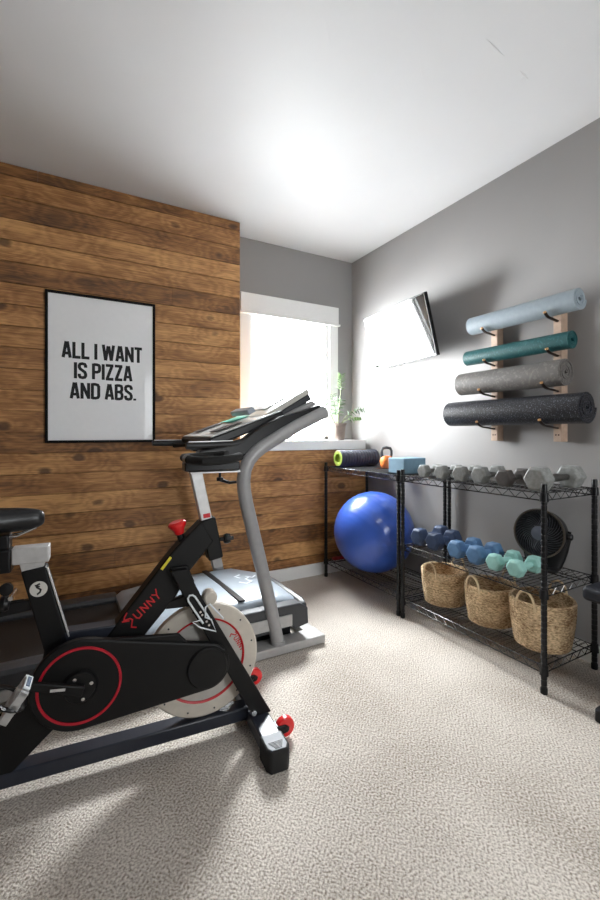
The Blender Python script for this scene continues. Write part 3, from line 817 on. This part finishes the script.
# pulse grips between the rails
MB().tube([(.60, NY+.05, 1.06), (.66, NY+.13, 1.068), (.68, NY+.22, 1.07), (.68, FY-.22, 1.07), (.66, FY-.13, 1.068), (.60, FY-.05, 1.06)], .014, 10).build('crossbar_grip', 'blackp', t)
# sloping control panel
def slab(pa, pb, th, y0, y1, nm, m, par, bev=.006):
    (xa, za), (xb, zb) = pa, pb
    d = Vector((xb-xa, zb-za)).normalized(); n = Vector((-d.y, d.x))
    return MB().prism([(xa, za), (xb, zb), (xb+n.x*th, zb+n.y*th), (xa+n.x*th, za+n.y*th)], y0, y1).build(nm, m, par, bevel=bev)
pn = slab((.65, 1.064), (1.06, 1.212), .045, NY+.07, FY-.07, 'console', 'black', t, .008)
slab((.65, 1.1115), (1.04, 1.2535), .006, NY+.075, FY-.075, 'control_panel', 'panel', pn, .002)
slab((.86, 1.198), (1.00, 1.2473), .004, NY+.36, NY+.56, 'display', 'teal', pn, .001)
for yy in (NY+.15, FY-.24):
    slab((.70, 1.1415), (.84, 1.1908), .003, yy, yy+.12, 'button_pad', 'hooddk', pn, .001)
dsp = slab((.985, 1.168), (1.262, 1.3285), .040, NY+.13, FY-.13, 'display_board', 'hooddk', t, .008)
slab((.965, 1.203), (1.240, 1.3622), .030, NY+.12, FY-.12, 'board_face', 'lite', dsp, .004)
slab((1.02, 1.2708), (1.14, 1.3403), .004, NY+.24, FY-.24, 'screen', 'panel', dsp, .002)
slab((.91, 1.235), (.95, 1.258), .03, NY+.22, FY-.22, 'book_ledge', 'hood', dsp, .004)
# water bottle tray lip
slab((.72, 1.09), (.80, 1.12), .03, NY+.09, NY+.22, 'tray', 'black', t, .004)

# ------------------------------------------------------------------ spin bike
BA = math.radians(-4.7)
t = thing('exercise_bike', 'black indoor cycling bike with cream flywheel in front of the treadmill', 'exercise bike', (.66, 1.555, 0), BA)
def pl(pts, y0, y1, nm, m, par=t, bevel=.004, seg=2):
    return MB().prism(pts, y0, y1).build(nm, m, par, bevel=bevel, seg=seg)
# stabilisers
st = MB().box(-.036, .036, -.235, .315, .018, .074).build('front_stabiliser', 'satin', t, bevel=.006)
for a, b in ((-.275, -.185), (.265, .355)):
    w = MB()
    s_ = -1 if a < 0 else 1
    e = a if s_ < 0 else b; i_ = b if s_ < 0 else a
    w.prism([(-.042, i_), (.042, i_), (.042, e-s_*.02), (.030, e), (-.030, e), (-.042, e-s_*.02)], 0, .076, 'z')
    c = w.build('end_cap', 'rubber', st, bevel=.006, seg=3)
    w = MB()
    w.prism([(-.034, i_+s_*.005), (.034, i_+s_*.005), (.034, e-s_*.024), (.024, e-s_*.006), (-.024, e-s_*.006), (-.034, e-s_*.024)], .075, .0775, 'z')
    w.build('cap_top', 'captop', c)
    w = MB()
    for q in range(6):
        yy = e-s_*(.012+.006*q); hw = .012+.003*q
        w.box(-min(hw, .026), min(hw, .026), yy-.001, yy+.001, .077, .0792)
    w.build('grip_ridges', 'hooddk', c, smooth=False)
for y in (-.125, .235):
    br = MB().prism([(.03, .02), (.03, .06), (.075, .058), (.092, .045), (.085, .03)], y-.020, y+.020).build('wheel_bracket', 'black', st, bevel=.003)
    wh = MB().lathe([(.010, -.014), (.032, -.014), (.036, -.009), (.036, .009), (.032, .014), (.010, .014)], (.078, y+.0, .043), 28, 'y').build('transport_wheel', 'red', st)
    MB().lathe([(.001, -.0225), (.010, -.0225), (.011, -.013), (.011, .013), (.010, .0225), (.001, .0225)], (.078, y, .043), 16, 'y').build('axle_cap', 'black', wh)
rs = MB().box(-1.03, -.95, -.27, .27, .018, .074).build('rear_stabiliser', 'satin', t, bevel=.006)
for a, b in ((-.29, -.24), (.24, .29)): MB().box(-1.036, -.944, a, b, 0, .080).build('end_cap', 'rubber', rs, bevel=.008)
# base beam and frame
MB().box(-.96, -.03, -.032, .032, .040, .087).build('base_beam', 'satin', t, bevel=.005)
pl([(-.60, .36), (-.56, .30), (-.62, .24), (-.80, .076), (-.94, .076), (-.78, .30), (-.70, .40)], -.03, .03, 'rear_leg', 'blackf')
pl([(-.771, .699), (-.702, .709), (-.640, .470), (-.62, .38), (-.72, .36), (-.708, .44)], -.028, .028, 'seat_tube', 'blackf', bevel=.006)
pl([(-.7005, .705), (-.6965, .707), (-.635, .474), (-.639, .472)], -.0295, -.020, 'edge_trim', 'alu', bevel=.0005)
pl([(-.66, .488), (-.48, .484), (-.44, .435), (-.67, .44)], -.028, .028, 'brace_tube', 'satin', bevel=.004)
dg = pl([(-.545, .428), (-.335, .686), (-.300, .726), (-.210, .811), (-.165, .735), (-.255, .632), (-.296, .557), (-.430, .405)], -.032, .032, 'main_tube', 'blackf', bevel=.006)
Md = Matrix.Translation((-.447, -.0325, .466)) @ Matrix.Rotation(math.radians(-42), 4, 'Y') @ R90
w = MB()
write(w, 's', .026, .042, Md, h=.0012, t=.10)
write(w, 'unny', .110, .030, Md @ Matrix.Translation((.032, .006, 0)), h=.0012, t=.12)
w.build('lettering', 'redprint', dg, smooth=False)
w = MB(); w.prism([(-.354, .657), (-.322, .697), (-.315, .691), (-.347, .651)], -.0335, -.0315)
w.v = [v for v in w.v]
w.build('yellow_sticker', 'yellow', dg, smooth=False)
bdg = MB().lathe([(.001, -.002), (.024, -.002), (.025, 0), (.001, 0)], (-.722, -.0275, .640), 32, 'y').build('badge', 'badge', t)
w = MB(); w.ribbon([(.004, .017), (-.006, .012), (-.004, .006), (.006, -.002), (.004, -.010), (-.004, -.016)], .0055, 0, .001, Matrix.Translation((-.722, -.0292, .640)) @ R90)
w.ribbon([(-.010, .014), (-.004, .010), (.004, .008)], .004, 0, .0011, Matrix.Translation((-.722, -.0292, .640)) @ R90)
w.build('badge_mark', 'ink', bdg, smooth=False)
# seat
w = MB(); R = []
for x, hw, zt2, zb2 in ((-.708, .008, .872, .848), (-.713, .020, .884, .836), (-.735, .028, .892, .826), (-.78, .036, .898, .820), (-.84, .058, .900, .820), (-.90, .095, .908, .826), (-.95, .112, .913, .834), (-.985, .10, .910, .845), (-1.0, .05, .900, .86)):
    R.append([Vector((x, hw*math.cos(a), (zt2+zb2)/2+(zt2-zb2)/2*math.sin(a))) for a in [2*PI*k/16 for k in range(16)]])
w.rings(R); seat = w.build('saddle', 'vinyl', t, sub=1, ang=80)
for y in (-.022, .022): MB().tube([(-.73, y*.5, .832), (-.78, y, .812), (-.86, y, .808), (-.92, y*1.6, .83)], .0035, 8).build('saddle_rail', 'chrome', seat)
MB().box(-.845, -.80, -.028, .028, .772, .818).build('saddle_clamp', 'black', t, bevel=.006)
MB().box(-.795, -.694, -.026, .026, .722, .773).build('seat_slider', 'alu', t, bevel=.003)
MB().box(-.90, -.796, -.030, .030, .700, .772).build('slider_sleeve', 'black', t, bevel=.005)
pl([(-.765, .68), (-.714, .69), (-.705, .725), (-.775, .725)], -.021, .021, 'seat_post', 'alu', bevel=.002)
k = MB().lathe([(.006, 0), (.006, .035), (.022, .04), (.026, .05), (.022, .062), (.001, .066)], (0,0,0), 18, 'x', M=Matrix.Translation((-.765, 0, .600)) @ Matrix.Rotation(PI, 4, 'Z')).build('seat_knob', 'black', t)
MB().lathe([(.001, -.040), (.007, -.040), (.007, .040), (.001, .040)], (-.795, 0, .625), 12, 'y').build('bolt', 'chrome', k)
k2 = MB().lathe([(.006, 0), (.006, .03), (.017, .036), (.019, .05), (.001, .054)], (0,0,0), 18, 'y', M=Matrix.Translation((-.80, -.025, .665)) @ Matrix.Rotation(PI, 4, 'Z')).build('slider_knob', 'black', t)
pl([(-.86, .60), (-.70, .605), (-.70, .575), (-.84, .560)], -.012, .012, 'knob_bracket', 'black', bevel=.004)
# head sleeve, handlebar post
pl([(-.213, .811), (-.158, .822), (-.128, .670), (-.182, .660)], -.030, .030, 'head_sleeve', 'blackf', bevel=.006)
pl([(-.247, .985), (-.205, .990), (-.165, .80), (-.207, .80)], -.021, .021, 'handlebar_post', 'alu', bevel=.003)
pl([(-.203, .835), (-.178, .838), (-.176, .822), (-.201, .820)], -.0225, -.0195, 'red_mark', 'redprint', bevel=.0005)
pl([(-.172, .668), (-.135, .672), (-.126, .632), (-.163, .628)], -.019, .019, 'post_stub', 'tube', bevel=.003)
k = MB().lathe([(.005, 0), (.006, .018), (.017, .02), (.020, .03), (.017, .042), (.001, .044)], (0,0,0), 8, 'x', M=Matrix.Translation((-.142, -.012, .735))).build('post_knob', 'black', t)
MB().box(-.140, -.085, -.018, -.006, .728, .742).build('knob_lever', 'black', k, bevel=.003)
# handlebar assembly
MB().box(-.250, -.062, -.026, .026, .985, .991).build('slider_plate', 'alu', t, bevel=.001)
MB().box(-.270, -.066, -.034, .034, .994, 1.026).build('handlebar_slider', 'black', t, bevel=.005)
hbo = MB().tube([(-.085, -.09, 1.048), (-.12, -.140, 1.044), (-.17, -.155, 1.040), (-.225, -.145, 1.038), (-.252, -.10, 1.038), (-.252, 0, 1.038), (-.252, .10, 1.038), (-.225, .145, 1.038), (-.17, .155, 1.040), (-.12, .140, 1.044), (-.085, .09, 1.048)], .0155, 14).build('handlebar', 'rubber', t)
MB().tube([(-.252, -.035, 1.036), (-.252, .035, 1.036)], .0185, 12).build('handlebar_clamp', 'black', hbo)
k = MB().lathe([(.005, 0), (.005, .016), (.013, .018), (.013, .03), (.001, .032)], (0,0,0), 14, 'z', M=Matrix.Translation((-.135, 0, .983)) @ Matrix.Rotation(PI, 4, 'X')).build('slider_lever', 'black', t)
MB().tube([(-.135, 0, .957), (-.10, -.01, .945), (-.075, -.015, .947)], [.007, .006, .005], 10).build('lever_arm', 'black', k)
# red resistance knob
k = MB().tube([(-.258, 0, .665), (-.284, 0, .772)], .0125, 14).build('resistance_stem', 'black', t)
MB().lathe([(.014, 0), (.018, .004), (.020, .016), (.028, .026), (.033, .034), (.033, .042), (.026, .048), (.001, .050)], (0,0,0), 10, 'z', M=Matrix.Translation((-.282, 0, .766)) @ Matrix.Rotation(math.radians(-15), 4, 'Y')).build('resistance_knob', 'red', k, bevel=.001)
# fork blades
for y0, y1 in ((-.074, -.044), (.044, .074)):
    pl([(-.325, .655), (-.268, .655), (-.215, .545), (.045, .074), (-.028, .074), (-.285, .570)], y0, y1, 'fork_blade', 'blackf', bevel=.004)
pl([(-.32, .66), (-.262, .66), (-.238, .60), (-.29, .575)], -.046, .046, 'fork_crown', 'blackf', bevel=.004)
for y in (-.04,): 
    MB().lathe([(.001, -.095), (.010, -.095), (.010, -.07), (.001, -.07)], (-.03, 0, .10), 8, 'y').build('fork_bolt', 'chrome', t)
# flywheel
fc = (-.200, 0, .296)
fl = MB().lathe([(.03, -.014), (.150, -.014), (.150, -.018), (.166, -.020), (.201, -.020), (.207, -.015), (.207, .015), (.201, .020), (.160, .020), (.150, .014), (.03, .014)], fc, 96, 'y').build('flywheel', 'cream', t)
MB().lathe([(.001, -.016), (.146, -.016), (.146, -.0135), (.001, -.0135)], fc, 72, 'y').build('inner_disc', 'creamin', fl)
MB().lathe([(.1475, -.0175), (.1545, -.0205), (.1545, -.0165), (.1475, -.0135), (.1475, -.0175)], fc, 96, 'y', cap=False).build('ring_stripe', 'redprint', fl)
for kk in range(12):
    a = 2*PI*(kk+.4)/12
    MB().lathe([(.001, -.0212), (.0035, -.0212), (.0035, -.019), (.001, -.019)], (fc[0]+.187*math.cos(a), 0, fc[2]+.187*math.sin(a)), 8, 'y').build('rim_screw', 'hooddk', fl)
Mw = Matrix.Translation((-.100, -.0162, .373)) @ Matrix.Rotation(math.radians(62), 4, 'Y') @ R90
w = MB(); write(w, 's', .020, .030, Mw, h=.0008, t=.12); write(w, 'unny', .066, .020, Mw @ Matrix.Translation((.022, .002, 0)), h=.0008, t=.13)
w.build('lettering', 'redprint', fl, smooth=False)
MB().lathe([(.001, -.06), (.013, -.06), (.013, .075), (.001, .075)], fc, 14, 'y').build('axle', 'chrome', fl)
# brake: pad holder, wire bail, slotted plate
pl([(-.36, .52), (-.26, .545), (-.235, .515), (-.25, .50), (-.34, .505)], -.014, .014, 'brake_arm', 'black', bevel=.003)
MB().lathe([(.001, -.024), (.020, -.024), (.026, -.018), (.026, .018), (.020, .024), (.001, .024)], (-.175, 0, .522), 20, 'y').build('brake_pad_knob', 'cream', t)
MB().lathe([(.001, -.020), (.010, -.020), (.010, .020), (.001, .020)], (-.355, 0, .528), 12, 'y').build('brake_bolt', 'alu', t)
MB().tube([(-.38, 0, .49), (-.33, 0, .515), (-.27, 0, .525)], .004, 8).build('brake_cable', 'black', t)
def at_blade(u, v, y=-.079):   # u across, v along the blade, downwards
    d = Vector((.052, -.088)).normalized(); n = Vector((-d.y, d.x))
    c = Vector((-.262, .565))
    q = c+d*v+n*u; return (q.x, y, q.y)
lp = [(math.cos(a)*.013, math.sin(a)*-.013) for a in [PI*i/6 for i in range(7)]]
pts = [at_blade(-.013, .12)]+[at_blade(-u, .013+v) for u, v in lp[::-1]]+[at_blade(.013, .12)]
pts = [at_blade(-.013, .115), at_blade(-.013, .015), at_blade(-.009, .005), at_blade(0, 0), at_blade(.009, .005), at_blade(.013, .015), at_blade(.013, .115)]
MB().tube(pts, .0035, 8).build('wire_bail', 'whitelab', t)
MB().tube([at_blade(-.012, .10), at_blade(-.038, .085, -.085), at_blade(-.030, .115, -.085), at_blade(.008, .168, -.083), at_blade(.016, .12, -.083), at_blade(.004, .10, -.083), at_blade(.022, .070, -.083), at_blade(.040, .068, -.083), at_blade(.052, .15, -.075)], .003, 8).build('bottle_cage_wire', 'whitelab', t)
w = MB()
for v in (.075, .088, .118, .135): w.lathe([(.001, -.0815), (.0042, -.0815), (.0042, -.076), (.001, -.076)], (at_blade(0, v)[0], 0, at_blade(0, v)[2]), 8, 'y')
for i, v in enumerate((.075, .088, .118, .135)):
    MB().lathe([(.001, -.0785), (.0045, -.0785), (.0045, -.073), (.001, -.073)], (at_blade(0, v)[0], 0, at_blade(0, v)[2]), 8, 'y').build('blade_screw', 'chrome', t)
# chain guard: two circles and their tangents
c1, r1, c2, r2 = Vector((-.601, .348)), .140, Vector((-.206, .316)), .080
dx = c2-c1; D = dx.length; th = math.atan2(dx.y, dx.x); ph = math.acos((r1-r2)/D)
pts = []
for i in range(33):
    a = th+ph+(2*PI-2*ph)*i/32; pts.append((c1.x+r1*math.cos(a), c1.y+r1*math.sin(a)))
for i in range(25):
    a = th-ph+2*ph*i/24; pts.append((c2.x+r2*math.cos(a), c2.y+r2*math.sin(a)))
gd = pl(pts, -.108, -.080, 'chain_guard', 'blackf', bevel=.006, seg=3)
pl([(-.62, .484), (-.30, .446), (-.25, .385), (-.62, .37)], -.100, -.082, 'guard_top', 'blackf', bevel=.004)
MB().lathe([(.112, -.1105), (.119, -.1105), (.120, -.107), (.111, -.107), (.112, -.1105)], (c1.x, 0, c1.y), 96, 'y', cap=False).build('ring_stripe', 'redring', gd)
MB().lathe([(.001, -.119), (.066, -.119), (.070, -.115), (.070, -.107), (.001, -.107)], (c2.x, 0, c2.y), 48, 'y').build('hub_cover', 'blackf', gd)
# crank, spider bolts and pedals
ck = MB().lathe([(.001, -.125), (.045, -.124), (.049, -.118), (.049, -.108), (.001, -.108)], (c1.x, 0, c1.y), 36, 'y').build('spider', 'blackf', t)
for kk in range(3):
    a = math.radians(20+[0, 95, -95][kk])
    MB().lathe([(.001, -.1295), (.0055, -.1295), (.0065, -.126), (.0065, -.123), (.001, -.123)], (c1.x+.034*math.cos(a), 0, c1.y+.034*math.sin(a)), 10, 'y').build('bolt', 'chrome', ck)
a = Vector((c1.x+.01, c1.y-.002)); b = Vector((-.752, .402)); d = (b-a).normalized(); n = Vector((-d.y, d.x))
cr = pl([tuple(a+n*.016), tuple(b+n*.011), tuple(b-n*.011), tuple(a-n*.016)], -.148, -.130, 'crank_arm', 'blackf', bevel=.004)
m_ = a.lerp(b, .42)
MB().box(-.02, .02, -.0012, 0, -.004, .004, M=Matrix.Translation((m_.x, -.148, m_.y)) @ Matrix.Rotation(math.radians(8), 4, 'Y')).build('crank_label', 'alu', cr)
def pedal(px, pz, y0, s, rot, par):
    M = Matrix.Translation((px, 0, pz)) @ Matrix.Rotation(math.radians(rot), 4, 'Y')
    MB().lathe([(.001, y0), (.007, y0), (.007, y0+s*.11), (.001, y0+s*.11)], (0,0,0), 12, 'y', M=M).build('pedal_axle', 'chrome', par)
    ya, yb = sorted((y0+s*.02, y0+s*.11))
    p = MB().box(-.045, .045, ya, ya+.016, -.011, .011, M=M).box(-.045, .045, yb-.016, yb, -.011, .011, M=M).box(-.045, -.032, ya, yb, -.010, .010, M=M).box(.032, .045, ya, yb, -.010, .010, M=M).box(-.012, .012, ya, yb, -.012, .012, M=M)
    p.build('pedal', 'alu', par, bevel=.002)
    MB().box(.046, .051, ya+.012, yb-.012, -.009, .009, M=M).build('reflector', 'whitelab', par, bevel=.001)
    MB().box(.0505, .0525, ya+.022, yb-.022, -.005, .005, M=M).build('reflector_label', 'bluelab', par)
    # toe cage and strap
    w = MB()
    for yy in (ya+.012, yb-.012):
        w.tube([M @ Vector(q) for q in ((-.045, yy, 0), (-.085, yy, .012), (-.105, (yy+(ya+yb)/2)/2, .035), (-.085, (ya+yb)/2, .060), (-.02, (ya+yb)/2, .068))], .004, 8)
    w.build('toe_cage', 'blackp', par)
    w = MB(); P = []
    for i in range(17):
        q = 2*PI*i/16; P.append(M @ Vector((-.005, (ya+yb)/2+math.cos(q)*(yb-ya)*.56, .022+math.sin(q)*.045)))
    w.tube(P[:-1], .0035, 6, closed=True, flat=3).build('toe_strap', 'black', par)
pd = bpy.data.objects.new('pedal_assembly', None); 
bpy.data.objects.remove(pd)
pedal(b.x, b.y, -.146, -1, -55, cr)
b2 = c1*2-b
cr2 = pl([tuple(c1-(b-c1).normalized().orthogonal()*.014), tuple(b2-n*.011), tuple(b2+n*.011), tuple(c1+(b-c1).normalized().orthogonal()*.014)], .092, .110, 'crank_arm', 'blackf', bevel=.004)
MB().lathe([(.001, -.126), (.012, -.126), (.012, .111), (.001, .111)], (c1.x, 0, c1.y), 16, 'y').build('crank_axle', 'chrome', t)
pedal(b2.x, b2.y, .108, 1, 10, cr2)

# ------------------------------------------------------------------ flush ceiling lamp added out of view as fill light
lx, ly = 1.15, .10
t = thing('fill_lamp', 'added round white ceiling lamp, out of view, giving fill light', 'lamp', (lx, ly, ZC))
MB().lathe([(.001, 0), (.20, 0), (.205, -.006), (.205, -.03), (.19, -.034), (.001, -.034)], (0,0,0), 48).build('lamp_base', 'trim', t)
gm, gnt, gb = nodes_of('lit opal glass'); gb.inputs['Emission Color'].default_value = (1, .95, .88, 1); gb.inputs['Emission Strength'].default_value = 2.0  # glow of the added lamp's diffuser
MT['opal'] = gm
MB().lathe([(.19, -.033), (.185, -.05), (.15, -.068), (.08, -.080), (.001, -.084)], (0,0,0), 48).build('diffuser', 'opal', t)
la = bpy.data.lights.new('fill_lamp_light', 'AREA'); la.shape = 'DISK'; la.size = .36; la.energy = FILL_POWER; la.color = (1, .985, .96)
lo = bpy.data.objects.new('fill_lamp_light', la); COL.objects.link(lo); lo.location = (lx, ly, ZC-.09)

GROUND, NADIR, SKY, SKYHI, BACK, LOBE, LDIR, LW = 28, 11, 30, 66, .56, 100, (-.58, .81, -.02), 24
LOBE2, LDIR2, LW2 = 130, (.6, .5, .62), 22
EXPO = .27

# ------------------------------------------------------------------ light, world, camera
wd = bpy.data.worlds.new('daylight'); SC.world = wd; wd.use_nodes = True
nt = wd.node_tree; bg = nt.nodes['Background']
bg.inputs['Color'].default_value = (.96, .98, 1, 1); 
tc = nt.nodes.new('ShaderNodeTexCoord'); sp = nt.nodes.new('ShaderNodeSeparateXYZ'); nt.links.new(tc.outputs['Generated'], sp.inputs[0])
# bright hazy sky beyond the small window, paler ground, calmer light on the other side of the house
def wmap(v, a, b, c, d):
    m = nt.nodes.new('ShaderNodeMapRange'); m.interpolation_type = 'SMOOTHSTEP'
    nt.links.new(v, m.inputs['Value'])
    for k, q in zip(('From Min', 'From Max', 'To Min', 'To Max'), (a, b, c, d)): m.inputs[k].default_value = q
    return m.outputs[0]
low = wmap(sp.outputs[2], -.85, -.40, NADIR, GROUND)
elev = math_node(nt, 'ADD', math_node(nt, 'ADD', low, wmap(sp.outputs[2], -.10, .12, 0, SKY-GROUND)), wmap(sp.outputs[2], .35, .85, 0, SKYHI))
side = wmap(sp.outputs[1], -.3, .3, BACK, 1.0)
dp = nt.nodes.new('ShaderNodeVectorMath'); dp.operation = 'DOT_PRODUCT'
nt.links.new(tc.outputs['Generated'], dp.inputs[0]); dp.inputs[1].default_value = Vector(LDIR).normalized()
haze = wmap(dp.outputs['Value'], math.cos(math.radians(LW)), 1.0, 0, LOBE)
dp2 = nt.nodes.new('ShaderNodeVectorMath'); dp2.operation = 'DOT_PRODUCT'
nt.links.new(tc.outputs['Generated'], dp2.inputs[0]); dp2.inputs[1].default_value = Vector(LDIR2).normalized()
haze = math_node(nt, 'ADD', haze, wmap(dp2.outputs['Value'], math.cos(math.radians(LW2)), 1.0, 0, LOBE2))
tot = math_node(nt, 'ADD', math_node(nt, 'MULTIPLY', elev, side), haze)
nt.links.new(tot, bg.inputs['Strength'])
def portal(name, x, y, z, sx, sz, rx):
    l = bpy.data.lights.new(name, 'AREA'); l.shape = 'RECTANGLE'; l.size = sx; l.size_y = sz; l.cycles.is_portal = True
    o = bpy.data.objects.new(name, l); COL.objects.link(o); o.location = (x, y, z); o.rotation_euler = (rx, 0, 0)
portal('window_portal', (wx0+wx1)/2, YW+WT+.005, (wz0+wz1)/2, wx1-wx0, wz1-wz0, -PI/2)
portal('window_portal', (fx0+fx1)/2, YF-.14, (fz0+fz1)/2, fx1-fx0, fz1-fz0, PI/2)

cam = bpy.data.cameras.new('camera'); co = bpy.data.objects.new('camera', cam); COL.objects.link(co)
cam.sensor_fit = 'HORIZONTAL'; cam.sensor_width = 36; cam.lens = 36*429/600
cam.shift_y = -16/600; cam.clip_start = .02
co.location = (0, 0, 1.13); co.rotation_euler = (PI/2, 0, -math.atan2(.4867, .8736))
SC.camera = co
SC.view_settings.view_transform = 'Standard'; SC.view_settings.look = 'None'
SC.view_settings.exposure = EXPO; SC.view_settings.gamma = 1; SC.view_settings.use_curve_mapping = False
SC.cycles.max_bounces = 10; SC.cycles.diffuse_bounces = 6; SC.cycles.transparent_max_bounces = 12
SC.cycles.caustics_reflective = False; SC.cycles.caustics_refractive = False
SC.cycles.sample_clamp_indirect = 12
